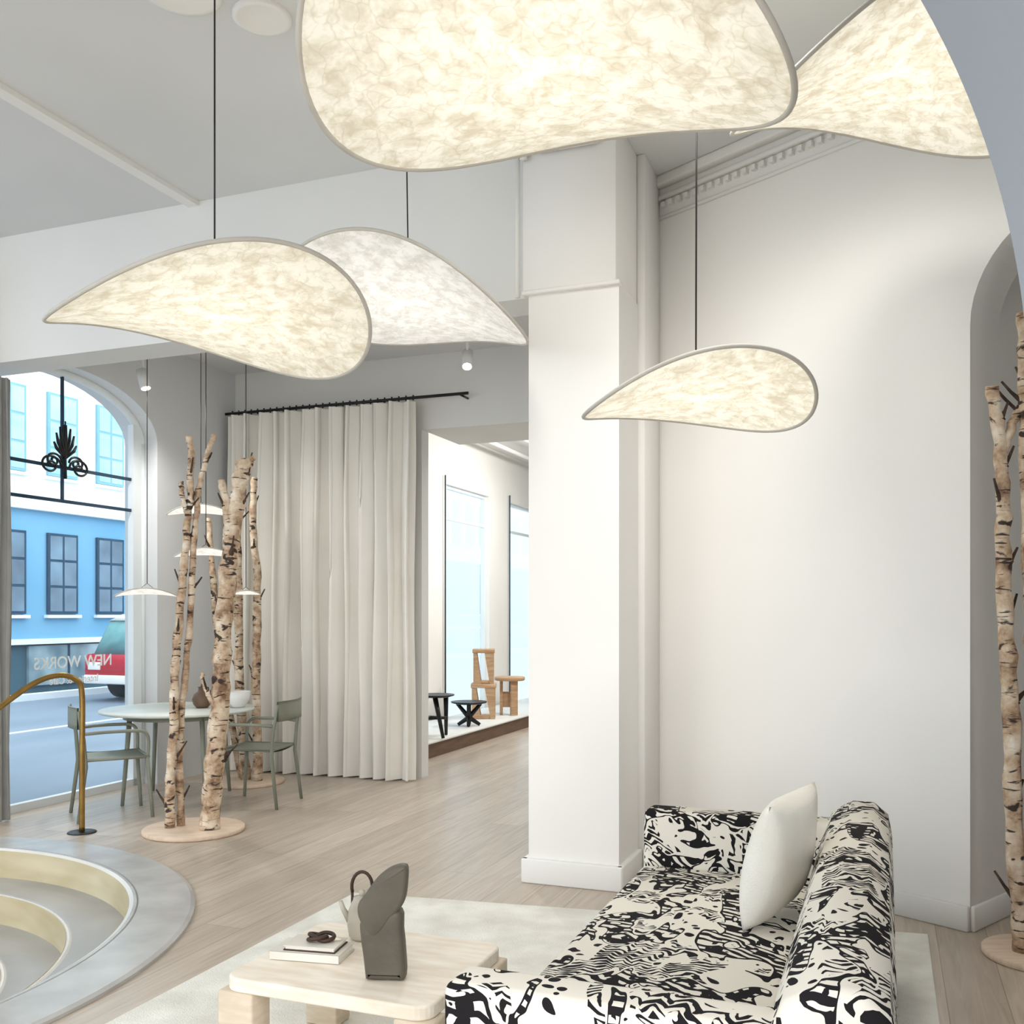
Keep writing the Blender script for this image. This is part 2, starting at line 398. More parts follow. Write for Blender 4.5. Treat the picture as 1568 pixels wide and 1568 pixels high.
wd.box((GB-.01,6.03,2.39),(GB+.01,6.05,3.42),'bar')
oc=(GB+.03,6.042,2.70);OS=1.35
for sg in (1,-1):
    for k,(sc,zz_) in enumerate(((.10,0),(.075,.03))):
        pts=[]
        for i in range(26):
            t=i/25*1.6*2*math.pi;r=sc*(1-i/30)
            pts.append((oc[0],oc[1]+OS*sg*(.02+sc*.9-r*math.cos(t)*.8),oc[2]+OS*(zz_-.02+r*math.sin(t)*.6)))
        wd.tube(pts,.010,'black',6)
    for k in range(4):
        a_=math.radians(20+22*k)
        wd.tube([(oc[0],oc[1],oc[2]+.04),(oc[0],oc[1]+OS*sg*.07*math.cos(a_),oc[2]+OS*(.05+.1*math.sin(a_))),(oc[0],oc[1]+OS*sg*.09*math.cos(a_),oc[2]+OS*(.06+.17*math.sin(a_)))],[.008,.014,.008],'black',6)
wd.tube([(oc[0],oc[1],oc[2]-.12),(oc[0],oc[1],oc[2]+.34)],[.014,.006],'black',6)
wd.box((GB-.12,5.05,0),(GB-.115,6.95,3.0),'glass')
wd.finish()
for i,(cc,hw) in enumerate(FW):
    q=MB('window_%d'%(i+2),ROOM);g=-5.46
    for s_ in (-1,1):
        q.box((g-.03,cc+s_*hw-.035,0),(g+.03,cc+s_*hw+.035,3.2),'frame')
    q.box((g-.02,cc-hw,2.75),(g+.02,cc+hw,2.79),'frame')
    q.box((g-.03,cc-hw,3.16),(g+.03,cc+hw,3.2),'frame')
    q.tube([(-5.34,cc-hw-.1,.17),(-5.34,cc-hw-.1,3.3)],.010,'bar',6)
    q.box((g-.06,cc-hw,0),(g-.055,cc+hw,3.2),'glare_pane')
    q.finish()
WO=(.885,6.10);WDIR=(.653,-.757)
dm=Vector((WDIR[0],WDIR[1],0)).normalized()
Lt=(Vector((2.16,4.62,0))-Vector((WO[0],WO[1],0))).length
WM=frame2(WO,dm)
q=MB('wall_right',WM);q.prism(arch_poly(-.05,4.9,4.18,[(Lt+.5,.5,2.86,.5)]),'wall',Matrix.Identity(4),.3);q.finish()
q=MB('wall_niche',WM)
q.box((Lt-.35,.3,0),(Lt,1.0,3.6),'wall');q.box((Lt-.35,1.0,0),(Lt+2,1.1,3.6),'wall');q.box((Lt+1.0,.3,0),(Lt+2,1.0,3.6),'wall');q.box((Lt-.35,.3,3.5),(Lt+2,1.0,3.6),'wall')
q.finish()
q=MB('baseboard_right',WM)
q.box((0,-.025,0),(Lt+.0,.0,.12),'trim',.006,1);q.box((Lt,-.0,0),(Lt+.022,1.0,.12),'trim',.006,1);q.box((Lt+1.0,-.025,0),(4.9,0,.12),'trim',.006,1)
q.finish()
q=MB('trim_cornice',WM)
q.box((.0,-.02,3.93),(4.9,0,3.95),'trim',.004,1)
q.box((.0,-.07,4.12),(4.9,0,4.18),'trim',.01,2)
q.box((.0,-.035,4.045),(4.9,0,4.075),'trim',.006,1)
for i in range(80): q.box((.02+i*.06,-.03,4.0),(.045+i*.06,0,4.03),'trim')
q.finish()
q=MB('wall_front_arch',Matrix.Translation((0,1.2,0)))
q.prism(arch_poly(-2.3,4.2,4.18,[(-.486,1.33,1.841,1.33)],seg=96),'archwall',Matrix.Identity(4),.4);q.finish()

# ---------------------------------------------------------------- street
roombox('street_ground',(-30,4.95,-.02),(-6.36,60,.012),'street')
roombox('street_ground_side',(-30,-12,-.02),(-7.4,4.95,.012),'street')
q=MB('street_kerb',ROOM);q.box((-13.9,-12,.0),(-13.7,55,.12),'cornice');q.box((-10.2,5,.0),(-10.1,55,.02),'cornice');q.finish()
q=MB('street_building',ROOM);FB=-15.0
q.box((FB-6,-14,0),(FB,52,1.0),'shop');q.box((FB-6,-14,1.0),(FB,52,3.45),'blue')
q.box((FB-6,-14,3.45),(FB+.15,52,3.75),'cornice');q.box((FB-6,-14,3.75),(FB,52,13),'upper')
q.box((FB,-14,.93),(FB+.12,52,1.03),'cornice')
def fwin(a_,z0,z1,wd_,fr,pn):
    q.box((FB,a_-wd_/2,z0),(FB+.05,a_+wd_/2,z1),fr)
    nx,nz=2,3;t=.05;cw=(wd_-t*(nx+1))/nx;ch=(z1-z0-t*(nz+1))/nz
    for i in range(nx):
        for j in range(nz):
            y0=a_-wd_/2+t+i*(cw+t);zz=z0+t+j*(ch+t)
            q.box((FB+.03,y0,zz),(FB+.056,y0+cw,zz+ch),pn)
    q.box((FB,a_-wd_/2-.05,z0-.08),(FB+.1,a_+wd_/2+.05,z0-.02),'cornice')
A0=-.357*8.75+.934*19.2
for i in range(-12,26):
    a_=A0-.12+i*1.25
    fwin(a_,1.5,3.05,.74,'navy','pane');fwin(a_,4.15,5.75,.74,'palef','palepane');fwin(a_,6.8,8.3,.74,'palef','palepane');fwin(a_,9.4,10.8,.74,'palef','palepane')
for i in range(-6,14):
    a_=A0+i*2.4
    q.box((FB,a_-.95,.15),(FB+.06,a_+.95,.9),'shopglass')
    q.box((FB+.04,a_-.02,.15),(FB+.08,a_+.02,.9),'navy')
q.finish()
CM=ROOM@Matrix.Translation((-11.9,13.0,0.012))@Matrix.Rotation(math.radians(90),4,'Z')@Matrix.Scale(1.08,4)
q=MB('car',CM)
body_=[(0,.3),(0,.62),(.05,.74),(.9,.80),(3.5,.82),(3.95,.78),(4.0,.6),(4.0,.3)]
cab=[(.08,.74),(.42,1.26),(.7,1.34),(2.6,1.34),(2.9,1.28),(3.5,.8)]
q.prism(body_,'red',Matrix.Translation((0,-.82,0)),1.64,.05,3,True)
q.prism(cab,'carglass',Matrix.Translation((0,-.72,0)),1.44,.05,3,True)
q.prism([(.40,1.27),(.7,1.37),(2.6,1.37),(2.95,1.27)],'white',Matrix.Translation((0,-.7,0)),1.4,.02,2,True)
q.box((-.03,-.8,.28),(.05,.8,.42),'white',.02);q.box((3.96,-.8,.28),(4.05,.8,.42),'white',.02)
for yy in (-.835,.825): q.box((.3,yy,.44),(3.7,yy+.012,.50),'white')
for yy in (-.6,.6): q.box((-.02,yy-.12,.5),(.03,yy+.12,.62),'white',.01)
for xx in (.8,3.2):
    for yy in (-.72,.72):
        q.tube([(xx,yy-.11,.3),(xx,yy+.11,.3)],.3,'tyre',24);q.tube([(xx,yy-.12,.3),(xx,yy+.12,.3)],.17,'white',16)
q.finish()

# ---------------------------------------------------------------- curtains
def curtain(name,bA,bB,a_,z0,z1,folds,amp,mat,along='b',thick=1):
    q=MB(name,ROOM);nu=folds*14;nz=16;rows=[]
    ph=[random.uniform(-.9,.9) for _ in range(folds+2)];am=[random.uniform(.6,1.35) for _ in range(folds+2)]
    for j in range(nz+1):
        row=[];zz=z0+(z1-z0)*j/nz
        for i in range(nu+1):
            u=i/nu*folds;k=int(u);fr=u-k
            A_=am[min(k,folds)]*(1-fr)+am[min(k+1,folds+1)]*fr
            off=amp*A_*(math.sin(2*math.pi*u+ph[k]*(1-fr)+ph[k+1]*fr)+.25*math.sin(4*math.pi*u+j*.06))
            off*=(1.0-.3*j/nz)
            p=bA+(bB-bA)*i/nu+.35*amp*math.sin(4*math.pi*u)+.01*math.sin(j*.5+u*2)
            if along=='b': row.append(q.bm.verts.new((p,a_+off,zz)))
            else: row.append(q.bm.verts.new((a_+off,p,zz)))
        rows.append(row)
    k=q.mi(mat)
    for j in range(nz):
        for i in range(nu):
            fc=q.bm.faces.new([rows[j][i],rows[j][i+1],rows[j+1][i+1],rows[j+1][i]]);fc.material_index=k;fc.smooth=True
    return q.finish()
curtain('linen_curtain',-5.95,-3.95,7.87,.012,3.405,13,.092,'drape')
q=MB('curtain_rail',ROOM);q.tube([(-5.98,7.88,3.435),(-3.42,7.88,3.435)],.014,'black',8)
for i in range(28): q.tube([(-5.9+i*.072,7.88,3.412),(-5.9+i*.072,7.88,3.46)],.007,'black',6)
for x in (-5.6,-4.5,-3.5): q.tube([(x,7.88,3.43),(x,8.07,3.43)],.01,'black',6)
q.finish()
curtain('grey_window_curtain',4.95,5.35,-5.93,.012,3.2,5,.03,'drapegrey','a')

# ---------------------------------------------------------------- pendants
def pendant(name,loc,R,yaw,pitch,roll,k1,k2,c1,c2,mat,ctop=4.18,rim=.008):
    mw=Matrix.Translation(loc)@Matrix.Rotation(yaw,4,'Z')@Matrix.Rotation(pitch,4,'X')@Matrix.Rotation(roll,4,'Y')
    q=MB(name,mw);nr,ns=14,96
    def P(r,t,dz=0):
        x,y=r*math.cos(t),r*math.sin(t);return Vector((x*R,y*R,R*(-k1*x*x+k2*y*y-c1*x**4+c2*x**3)+dz))
    for sgn in (1,-1):
        cen=q.bm.verts.new(P(0,0,sgn*.02));prev=None;k=q.mi(mat)
        for i in range(1,nr+1):
            r=i/nr;dz=sgn*(.002+.018*(1-r*r))
            ring=[q.bm.verts.new(P(r*.997,2*math.pi*j/ns,dz)) for j in range(ns)]
            for j in range(ns):
                j2=(j+1)%ns
                fc=q.bm.faces.new([cen,ring[j],ring[j2]] if prev is None else [prev[j],ring[j],ring[j2],prev[j2]]);fc.material_index=k;fc.smooth=True
            prev=ring
    pts=[P(1,2*math.pi*j/ns) for j in range(ns+1)]
    q.tube(pts,rim,'rim',8,caps=False)
    inv=mw.inverted();top=Vector((loc[0],loc[1],ctop));hub=mw@Vector((0,0,.12*R/.6+.02))
    q.tube([inv@hub,inv@top],.0035,'black',6)
    for s_ in (-1,1):
        q.tube([inv@hub,P(.28,0 if s_>0 else math.pi,.015)],.002,'black',5)
    q.tube([inv@(top-Vector((0,0,.03))),inv@top],.05,'white',20)
    return q.finish(recalc=False)
pendant('paper_pendant_lamp',(-1.159,3.818,2.683),.60,-2.355,.047,-.025,.201,.102,.032,-.010,'paper')
pendant('paper_pendant_lamp',(.732,3.879,2.377),.45,-2.865,.093,-.009,.180,.053,.044,.007,'paper')
pendant('paper_pendant_lamp',(-.548,5.05,3.118),.644,-.335,-.137,.039,.223,.066,-.046,-.132,'paperwhite')
pendant('paper_pendant_lamp',(.086,2.43,2.869),.60,-.398,-.055,.057,.207,.201,0,0,'paper')
pendant('paper_pendant_lamp',(1.407,3.558,3.481),.60,.257,-.005,-.038,.353,.121,0,0,'paper')
for (x,y,z,r) in ((-2.62,8.25,2.37,.27),(-2.50,8.0,2.0,.25),(-2.98,8.0,1.68,.25),(-2.2,8.1,1.68,.12)):
    pendant('small_paper_pendant_lamp',(x,y,z),r,.3,0,0,.16,.10,0,0,'paperwhite',ctop=3.86,rim=.005)

def spotfix(name,p,ztop,aim,power=0,soft=.06,ang=110,col=(1,.97,.92)):
    q=MB(name,Matrix.Translation(p));aim=Vector(aim).normalized()
    q.tube([(0,0,ztop-p[2]),(0,0,0)],.012,'white',8)
    q.tube([-aim*.07,aim*.09],.045,'white',20);q.tube([aim*.091,aim*.095],.036,'bulb',20)
    q.finish()
    if power:
        l=bpy.data.lights.new(name+'_light','SPOT');l.energy=power;l.spot_size=math.radians(ang);l.spot_blend=1;l.shadow_soft_size=soft;l.color=col
        lo=bpy.data.objects.new(name+'_light',l);scene.collection.objects.link(lo);lo.location=Vector(p)+aim*.12
        lo.rotation_euler=aim.to_track_quat('-Z','Y').to_euler()
spotfix('added_fill_spot',(-.36,7.9,3.56),3.86,(0,-.5,-.8),90,.1,160)
spotfix('added_fill_spot',(-3.05,8.1,3.45),3.86,(.3,-.1,-1),80,.1,150)
spotfix('added_fill_spot',(-1.9,6.4,3.70),3.86,(-.35,.75,-.75),120,.15,120)  # fill lamp added out of view to brighten the middle room
spotfix('added_fill_spot',(.6,3.2,4.0),4.18,(1.25,1.75,-2.8),130,.25,95)
spotfix('added_fill_spot',(-.15,3.4,4.0),4.18,(1.6,2.1,-2.6),70,.25,95)
spotfix('added_fill_spot',(1.1,9.9,3.6),3.9,(-.4,.5,-.8),200,.1,165)  # fill lamp added behind the column, unseen, to brighten the far room
spotfix('added_fill_spot',(1.6,12.5,3.6),3.9,(-.8,.3,-.8),200,.1,165)  # second unseen lamp, added for more light deeper in the far room
q=MB('ceiling_downlight');q.lathe([(.13,4.18),(.13,4.165),(.11,4.16),(.08,4.175),(.0,4.172)],'trim',(-1.12,4.39,0))
q.lathe([(.17,4.18),(.17,4.165),(.14,4.16),(.1,4.175),(.0,4.172)],'trim',(-1.42,4.2,0));q.finish()

# ---------------------------------------------------------------- birch displays
def trunk(q,pts,r0,r1,n=7):
    P=smooth_path(pts,n);m=len(P)
    rad=[(r0+(r1-r0)*i/(m-1))*(1+.08*math.sin(i*1.7)+random.uniform(-.07,.07)) for i in range(m)]
    P=[p+Vector((random.uniform(-.006,.006),random.uniform(-.006,.006),0)) for p in P]
    q.tube(P,rad,'birch',14)
    q.tube([P[-1]-Vector((0,0,.001)),P[-1]+(P[-1]-P[-2]).normalized()*.004],rad[-1]*.95,'bolt',12)
    for i in range(3,m-2,random.choice((5,6))):
        a_=random.uniform(0,6.28);d=Vector((math.cos(a_),math.sin(a_)*.6,random.uniform(.5,1.3))).normalized();Lg=random.uniform(.03,.12)
        s0=P[i];q.tube([s0,s0+d*rad[i]*1.1,s0+d*(rad[i]+Lg*.5)+Vector((0,0,.01)),s0+d*(rad[i]+Lg)+Vector((0,0,.03))],[rad[i]*.6,rad[i]*.38,.007,.005],'bough',7)
        q.tube([s0-Vector((0,0,.03)),s0+d*rad[i]*.45,s0+Vector((0,0,.03))],[rad[i]*.5,rad[i]*.85,rad[i]*.5],'bough',8)
    return P
def birch(name,c,R,scale,trunks):
    q=MB(name,Matrix.Translation((c[0],c[1],0)))
    q.lathe([(0,0.001),(R-.004,0.001),(R,.006),(R,.026),(R-.006,.03),(0,.03)],'discwood',seg=48)
    for pts,r0,r1 in trunks: trunk(q,[(x,y,max(z,.028)) for x,y,z in pts],r0,r1)
    q.finish()
birch('birch_trunk_display',(-2.195,6.76),.34,1,[
 ([(-.158,-.02,0),(-.153,-.02,.42),(-.13,-.01,.87),(-.113,-.02,1.23),(-.081,0,1.68),(-.045,0,2.13),(-.022,0,2.4),(-.027,0,2.72)],.034,.022),
 ([(-.105,.05,0),(-.12,.05,.5),(-.09,.04,.9),(-.04,.04,1.5),(0,.03,2.1),(.03,.03,2.4),(.126,.03,2.74)],.028,.017),
 ([(-.03,0,2.15),(-.07,-.02,2.3),(-.085,-.02,2.4)],.02,.015),
 ([(.126,-.05,0),(.149,-.05,.42),(.194,-.04,.87),(.207,-.03,1.32),(.248,-.02,1.86),(.302,0,2.31),(.347,0,2.56)],.068,.052),
 ([(.26,-.02,2.0),(.24,-.03,2.2),(.20,-.03,2.42)],.035,.024),
 ([(.31,.0,2.3),(.34,.02,2.45),(.40,.02,2.58)],.03,.022),
 ([(.2,-.05,.8),(.13,-.1,.95),(.09,-.12,1.1)],.02,.012)])
birch('birch_trunk_display',(-2.36,8.7),.33,1,[
 ([(.0,0,0),(-.06,0,.85),(-.07,0,1.73),(-.09,0,2.66)],.045,.03),
 ([(.12,-.05,0),(.10,-.05,.85),(.11,-.04,1.73),(.07,-.04,2.3),(.08,-.04,2.7)],.042,.028),
 ([(-.06,.08,0),(-.25,.05,1.14),(-.32,.04,2.0),(-.35,.04,2.35)],.035,.022)])
birch('birch_trunk_display',(2.31,4.27),.24,1,[
 ([(-.085,0,0),(-.12,0,.6),(-.14,0,1.18),(-.165,0,1.61),(-.171,0,1.96),(-.177,0,2.2),(-.22,0,2.49)],.040,.026),
 ([(-.172,0,2.2),(-.12,0,2.35),(-.05,0,2.45),(0,0,2.6)],.022,.014),
 ([(-.03,-.05,0),(-.045,-.05,.75),(-.06,-.04,1.3),(-.075,-.03,1.9),(-.085,-.02,2.48),(-.093,-.02,2.8)],.038,.024),
 ([(.08,.05,0),(.07,.05,1.0),(.03,.05,2.0),(.06,.05,2.9)],.05,.035)])

# ---------------------------------------------------------------- handrail
q=MB('brass_handrail')
q.tube(smooth_path([(-3.75,5.05,.20),(-3.5,5.7,.55),(-3.30,6.25,.88),(-3.17,6.5,1.04),(-3.06,6.62,1.085),(-2.98,6.69,1.05),(-2.95,6.72,.95),(-2.95,6.72,.5),(-2.95,6.72,.005)],8),.019,'brass',12)
q.lathe([(0,.008),(.09,.008),(.095,.005),(.095,0.001)],'black',(-2.95,6.72,0),24)
q.finish()

# ---------------------------------------------------------------- dining set
q=MB('dining_table',Matrix.Translation((-2.72,7.98,0)))
q.lathe([(0,.705),(.57,.705),(.6,.712),(.605,.722),(.6,.732),(0,.733)],'tabletop',seg=64)
q.lathe([(.42,.66),(.42,.705),(.4,.705),(.4,.66),(.42,.66)],'green',seg=40)
for k in range(4):
    a_=math.radians(45+90*k);q.tube([(.40*math.cos(a_),.40*math.sin(a_),.70),(.46*math.cos(a_),.46*math.sin(a_),.0)],[.02,.014],'green',10)
q.finish()
def chair(loc,fwd):
    a_=math.atan2(fwd[1],fwd[0])
    q=MB('dining_chair',Matrix.Translation((loc[0],loc[1],0))@Matrix.Rotation(a_,4,'Z'))
    n=10;rows=[]
    for i in range(n+1):
        row=[]
        for j in range(n+1):
            x=-.21+.43*i/n;y=-.22+.44*j/n
            row.append((x,y,.45-.018*(1-((y/.22)**2))+.006*(x>.19)))
        rows.append(row)
    for dz in (0,-.012):
        vs_=[[q.bm.verts.new((x,y,z+dz)) for x,y,z in r] for r in rows]
        k=q.mi('green')
        for i in range(n):
            for j in range(n):
                fc=q.bm.faces.new([vs_[i][j],vs_[i+1][j],vs_[i+1][j+1],vs_[i][j+1]]);fc.material_index=k;fc.smooth=True
    q.tube([(.21,-.22,.445),(.21,.22,.445),(-.21,.22,.445),(-.21,-.22,.445),(.21,-.22,.445)],.011,'green',8)
    for s_ in (-1,1):
        q.tube([(.20,s_*.215,.45),(.235,s_*.24,0)],[.016,.013],'green',8)
        q.tube([(-.27,s_*.23,0),(-.22,s_*.215,.40),(-.235,s_*.215,.6),(-.27,s_*.205,.80)],[.013,.016,.014,.012],'green',8)
        q.tube(smooth_path([(-.235,s_*.215,.635),(-.1,s_*.245,.645),(.08,s_*.25,.645),(.17,s_*.245,.635),(.205,s_*.235,.58),(.205,s_*.218,.45)],5),.0125,'green',8)
    vsl=[];n=12
    for t_ in (0,.012):
        g=[]
        for j in range(n+1):
            y=-.215+.43*j/n;x=-.265-.035*(1-(y/.215)**2)-t_
            g.append([q.bm.verts.new((x+.0,y,z)) for z in (.67,.73,.80,.825)])
        vsl.append(g)
    k=q.mi('green')
    for g in vsl:
        for j in range(n):
            for i in range(3):
                fc=q.bm.faces.new([g[j][i],g[j+1][i],g[j+1][i+1],g[j][i+1]]);fc.material_index=k;fc.smooth=True
    for j in range(n):
        for i in (0,3):
            fc=q.bm.faces.new([vsl[0][j][i],vsl[0][j+1][i],vsl[1][j+1][i],vsl[1][j][i]]);fc.material_index=k
    q.finish(recalc=False)
chair((-2.98,7.33),(.85,.5));chair((-2.02,7.78),(-.97,.2))
q=MB('brown_pot',Matrix.Translation((-2.53,8.0,.734)))
q.lathe([(0,0),(.045,0),(.07,.03),(.08,.07),(.065,.11),(.035,.135),(.03,.16),(.036,.17),(.028,.17),(.02,.12)],'pot');q.tube([(0,0,.16),(.01,0,.2)],[.02,.012],'pot',10);q.finish()
q=MB('white_bowl',Matrix.Translation((-2.25,8.05,.734)))
q.lathe([(0,0),(.05,0),(.055,.01),(.09,.06),(.10,.13),(.093,.13),(.08,.06),(0,.02)],'white');q.finish()

# ---------------------------------------------------------------- far display platform & stools
q=MB('display_platform',ROOM);q.box((-5.3,8.95,0.002),(-4.42,15,.15),'darkwood');q.box((-5.3,8.93,.15),(-4.40,15,.172),'white',.004,1);q.finish()
PZ=.174
def stool_black(loc,h,r,low=False):
    q=MB('black_stool',Matrix.Translation((loc[0],loc[1],PZ)))
    q.lathe([(0,h-.03),(r*.7,h-.03),(r,h-.012),(r,h),(r*.85,h-.004),(0,h-.008)],'black',seg=32)
    for k in range(3):
        a_=math.radians(30+120*k);q.tube([(r*.6*math.cos(a_),r*.6*math.sin(a_),h-.02),(r*.95*math.cos(a_+.5),r*.95*math.sin(a_+.5),.006)],[.028,.018],'black',8)
    q.tube([(r*.6,0,h*.45),(-r*.4,r*.5,h*.45)],.014,'black',8);q.tube([(-r*.4,r*.5,h*.45),(-r*.4,-r*.5,h*.45)],.014,'black',8);q.tube([(-r*.4,-r*.5,h*.45),(r*.6,0,h*.45)],.014,'black',8)
    q.finish()
stool_black((-.82,10.55),.46,.2)
q=MB('black_side_table',Matrix.Translation((-.51,11.6,PZ)))
q.lathe([(0,.26),(.15,.26),(.21,.275),(.215,.29),(.2,.29),(.0,.275)],'black')
for s_ in (-1,1): q.tube([(.14*s_,0,.265),(0,0,.1),(-.13*s_,0,.015)],[.02,.03,.02],'black',8);q.tube([(0,.12*s_,.265),(0,0,.1),(0,-.12*s_,.015)],[.02,.03,.02],'black',8)
q.finish()
def cutstool(q,z0,h,w_):
    q.box((-w_/2,-w_/2,z0+h-.05),(w_/2,w_/2,z0+h),'wood',.004,1)
    for s_ in (-1,1):
        q.prism([(-w_*.46,z0),(-w_*.1,z0),(-w_*.3,z0+h-.05),(-w_*.46,z0+h-.05)],'wood',Matrix.Translation((0,s_*w_*.4-.02,0)),.04)
        q.prism([(w_*.46,z0),(w_*.46,z0+h-.05),(w_*.05,z0+h-.05),(w_*.28,z0)],'wood',Matrix.Translation((0,s_*w_*.4-.02,0)),.04)
    q.box((-w_*.46,-w_*.42,z0),(w_*.46,w_*.42,z0+.035),'wood',.003,1)
q=MB('stacked_wooden_stools',Matrix.Translation((-.36,12.5,PZ)));cutstool(q,0,.44,.32);cutstool(q,.44,.44,.28);q.finish()
q=MB('wooden_stool',Matrix.Translation((-.03,12.9,PZ)))
q.lathe([(0,.45),(.19,.45),(.2,.46),(.2,.49),(.19,.5),(0,.5)],'wood')
for k in range(3):
    a_=math.radians(90+120*k);q.box((-.05,-.02,0),(.05,.02,.45),'wood',.004,1,mtx=Matrix.Rotation(a_,4,'Z')@Matrix.Translation((0,.11,0)))
q.box((-.1,-.02,.1),(.1,.02,.3),'wood',.004,1);q.finish()

def text(name,body,size,p):
    cu=bpy.data.curves.new(name,'FONT');cu.body=body;cu.size=size;cu.extrude=.001;cu.offset=.0015;cu.align_x='CENTER';cu.materials.append(M['letter'])
    o=bpy.data.objects.new(name,cu);scene.collection.objects.link(o)
    bas=Matrix(((0,0,-1,0),(-1,0,0,0),(0,1,0,0),(0,0,0,1)))
    o.matrix_world=ROOM@Matrix.Translation(p)@bas
    return o
text('window_lettering','NEW WORKS',.135,(GB-.11,6.28,1.06))
text('window_lettering_small','Interior & Café',.085,(GB-.11,6.28,.93))
q=MB('area_rug')
q.prism([(-.84,5.22),(1.93,4.545),(1.00,2.11),(-1.98,2.23)],'rug',Matrix(((1,0,0,0),(0,0,1,0),(0,1,0,0),(0,0,0,1)))@Matrix.Translation((0,.002,0)),.014,.005,2);q.finish()

# ---------------------------------------------------------------- sofa
SM=Matrix.Translation((-.167,2.30,0))@ROOM
RZ=.017
q=MB('patterned_sofa',SM)
q.box((.04,.05,RZ+.05),(.97,2.14,.27),'sofa',.02,2)
for x in (.1,.9):
    for y in (.1,2.09): q.tube([(x,y,RZ),(x,y,RZ+.06)],.025,'black',10)
q.box((0,0,RZ+.03),(.93,.15,.635),'sofa',.03,5)
q.box((0,2.04,RZ+.03),(.93,2.19,.66),'sofa',.03,5)
prof=[(.66,.25),(.70,.44),(.735,.60),(.775,.695),(.85,.735),(.93,.735),(.985,.69),(1.0,.60),(1.0,.06),(.66,.06)]
q.prism(prof,'sofa',Matrix.Translation((0,.0,0)),2.19,.035,4,True)
q.finish()
def puff(q,lo,hi,mat,puffz=.03,bev=.05,mtx=None):
    b=bmesh.new();bmesh.ops.create_cube(b,size=1);lo=Vector(lo);hi=Vector(hi)
    for v in b.verts: v.co=Vector(((lo.x+hi.x)/2+v.co.x*(hi.x-lo.x),(lo.y+hi.y)/2+v.co.y*(hi.y-lo.y),(lo.z+hi.z)/2+v.co.z*(hi.z-lo.z)))
    bmesh.ops.bevel(b,geom=b.edges[:],offset=bev,segments=5,affect='EDGES',profile=.5)
    bmesh.ops.subdivide_edges(b,edges=[e for e in b.edges if e.calc_length()>.2],cuts=14,use_grid_fill=True)
    c=(lo+hi)/2;h=(hi-lo)/2
    for v in b.verts:
        u=max(-1,min(1,(v.co.x-c.x)/h.x));w_=max(-1,min(1,(v.co.y-c.y)/h.y))
        v.co.z+=puffz*(1-u*u)*(1-w_**4)*(1 if v.co.z>c.z else 0)
    b.verts.index_update();q.add(b,mat,mtx,True)
so=bpy.data.objects['patterned_sofa']
q=MB('seat_cushion',SM);puff(q,(-.005,.15,.27),(.72,2.04,.43),'sofa',.02,.04);sc=q.finish()
sc.parent=so;sc.matrix_parent_inverse=so.matrix_world.inverted()
def cushion(name,mw,S,T,mat):
    q=MB(name,mw);n=28;k=q.mi(mat)
    for sgn in (1,-1):
        g=[]
        for i in range(n+1):
            row=[]
            for j in range(n+1):
                u=-1+2*i/n;v=-1+2*j/n
                pin=1-.07*(1-abs(u)**2.5)*abs(v)**6; pin2=1-.07*(1-abs(v)**2.5)*abs(u)**6
                h=T*((1-u*u)*(1-v*v))**.42
                h*=1+.06*math.sin(5*u+2*v)
                row.append(q.bm.verts.new((u*S*pin2,sgn*h,v*S*pin)))
            g.append(row)
        for i in range(n):
            for j in range(n):
                fc=q.bm.faces.new([g[i][j],g[i+1][j],g[i+1][j+1],g[i][j+1]]);fc.material_index=k;fc.smooth=True
    bmesh.ops.remove_doubles(q.bm,verts=q.bm.verts[:],dist=.0005)
    return q.finish()
PM=SM@Matrix.Translation((.635,1.40,.672))@Matrix.Rotation(math.radians(90-14),4,'Z')@Matrix.Rotation(math.radians(13),4,'X')@Matrix.Rotation(math.radians(-3),4,'Y')
cushion('throw_pillow',PM,.22,.09,'pillow')

# ---------------------------------------------------------------- coffee table
TM=ROOM@Matrix.Translation((-1.592,2.849,.017))
q=MB('stone_coffee_table',TM)
def rrect(hx,hy,r,n=6):
    out=[]
    for cx,cy,a_ in ((hx-r,hy-r,0),(-hx+r,hy-r,90),(-hx+r,-hy+r,180),(hx-r,-hy+r,270)):
        for k in range(n+1):
            t=math.radians(a_+90*k/n);out.append((cx+r*math.cos(t),cy+r*math.sin(t)))
    return out
XZ=Matrix(((1,0,0,0),(0,0,1,0),(0,1,0,0),(0,0,0,1)))
q.prism(rrect(.36,.30,.06),'stone',XZ@Matrix.Translation((0,.30,0)),.045,.008,3,False)
for sx_ in (-1,1):
    for sy in (-1,1):
        q.box((sx_*.31-.065,sy*.25-.05,0),(sx_*.31+.065,sy*.25+.05,.30),'stoneleg',.008,2)
q.finish()
TZ=.364
q=MB('stacked_books',Matrix.Translation((-.665,3.27,TZ))@Matrix.Rotation(math.radians(-12),4,'Z'))
q.box((-.12,-.07,0),(.12,.07,.004),'book');q.box((-.115,-.065,.004),(.115,.065,.022),'paperw');q.box((-.12,-.07,.022),(.12,.07,.026),'book');q.box((-.12,-.072,0),(.12,-.068,.026),'book')
q.box((-.08,-.055,.026),(.10,.06,.03),'brown');q.box((-.075,-.05,.03),(.095,.055,.040),'paperw');q.box((-.08,-.055,.040),(.10,.06,.043),'book')
q.finish()
q=MB('wooden_knot_ornament',Matrix.Translation((-.64,3.27,TZ+.0435)))
pts=[]
for i in range(61):
    t=2*math.pi*i/60;r=.024+.009*math.cos(3*t);pts.append((r*math.cos(2*t)*1.4,r*math.sin(2*t),.015+.007*math.sin(3*t)))
q.tube(pts,.007,'brown',8,caps=False);q.tube([(.03,0,.010),(.07,.0,.006)],[.009,.004],'stone',8);q.finish()
q=MB('ceramic_teapot',Matrix.Translation((-.525,3.43,TZ+.001)))
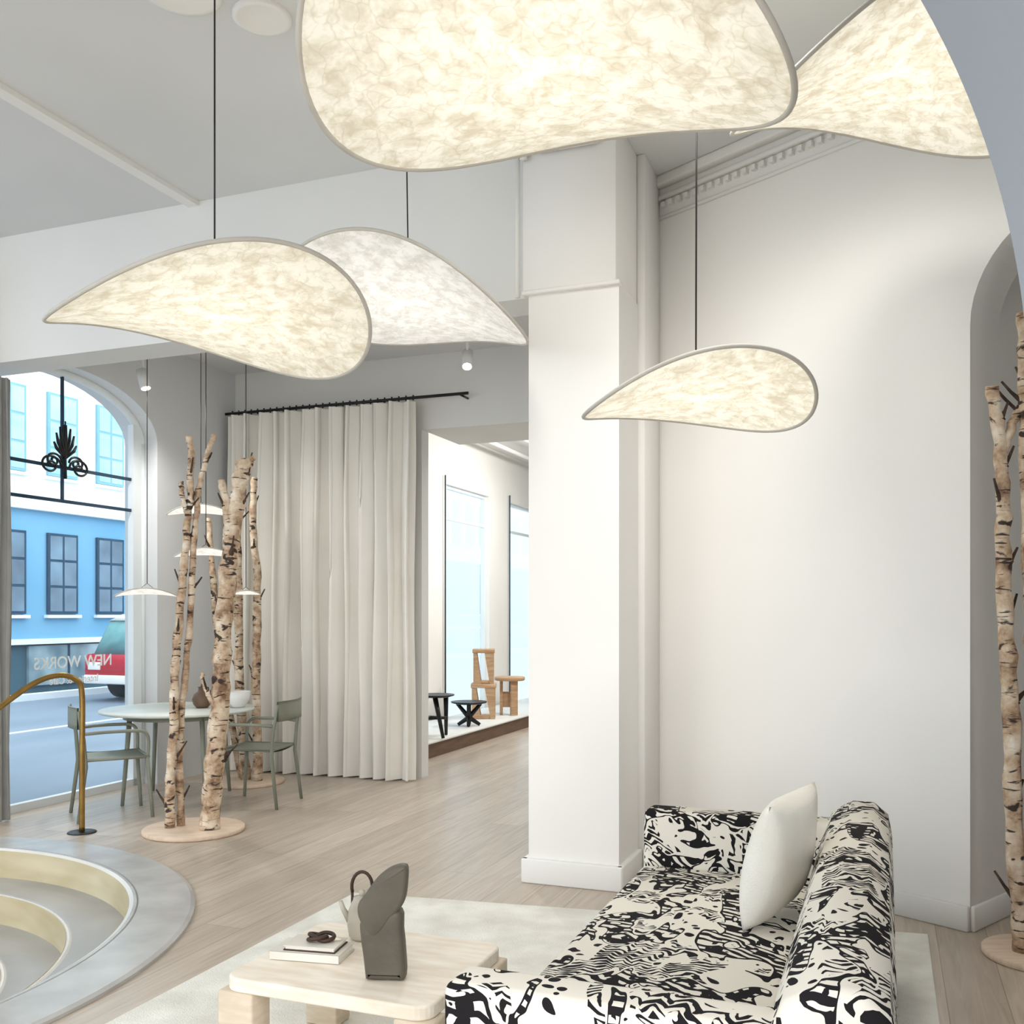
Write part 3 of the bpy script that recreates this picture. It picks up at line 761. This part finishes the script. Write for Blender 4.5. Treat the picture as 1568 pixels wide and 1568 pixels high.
q.lathe([(0,0),(.035,0),(.045,.01),(.052,.05),(.047,.1),(.035,.13),(.032,.135),(.03,.145),(.0,.15)],'jug')
q.lathe([(0,.147),(.01,.15),(.012,.165),(.0,.172)],'jug',seg=16)
q.tube([(-.04,0,.06),(-.065,0,.1),(-.075,0,.13)],[.014,.009,.007],'jug',10)
q.tube([(.036*math.cos(math.radians(200-220*k/14)),0,.18+.052*math.sin(math.radians(200-220*k/14))) for k in range(15)],.006,'brown',8)
q.tube([(-.034,0,.165),(-.034,0,.12)],.005,'brown',8);q.tube([(.034,0,.165),(.034,0,.12)],.005,'brown',8)
q.finish()
# sculptural vase: tapered foot with a broad leaf-like lobe folded above
S=.002027
q=MB('sculptural_vase',Matrix.Translation((-.393,3.06,TZ))@Matrix.Rotation(math.radians(-4),4,'Z'))
low=[(560,1505),(556,1470),(552,1440),(553,1415),(580,1400),(614,1400),(617,1430),(620,1460),(621,1503),(605,1507),(575,1508)]
up=[(558,1428),(549,1408),(549,1390),(560,1374),(576,1352),(592,1338),(606,1331),(619,1329),(625,1334),(625,1352),(622,1378),(614,1396),(600,1412),(586,1432),(572,1440)]
for o_,y0,dp,sq in ((low,-.034,.068,.02),(up,-.036,.05,.014)):
    pl=[Vector(((x-590)*S,0,(1506-y)*S)) for x,y in o_];pl=smooth_path(pl+[pl[0]],3)[:-1]
    q.prism([(p.x,max(p.z,0)) for p in pl],'olive',Matrix.Translation((0,y0,0)),dp,sq,4,True)
q.finish()

# ---------------------------------------------------------------- world, camera
wld=bpy.data.worlds.new('overcast_sky');scene.world=wld;wld.use_nodes=True
bg=wld.node_tree.nodes['Background'];bg.inputs[0].default_value=(.975,.985,1,1);bg.inputs[1].default_value=2.6
scene.view_settings.view_transform='Standard'
scene.view_settings.look='None'
scene.view_settings.exposure=.24
cam=bpy.data.cameras.new('camera');cam.sensor_width=36;cam.lens=36*1500/1568
cam.shift_y=156/1568;cam.clip_start=.05;cam.clip_end=200
co=bpy.data.objects.new('camera',cam);scene.collection.objects.link(co)
co.location=(0,0,1.5);co.rotation_euler=(math.radians(90),0,0);scene.camera=co
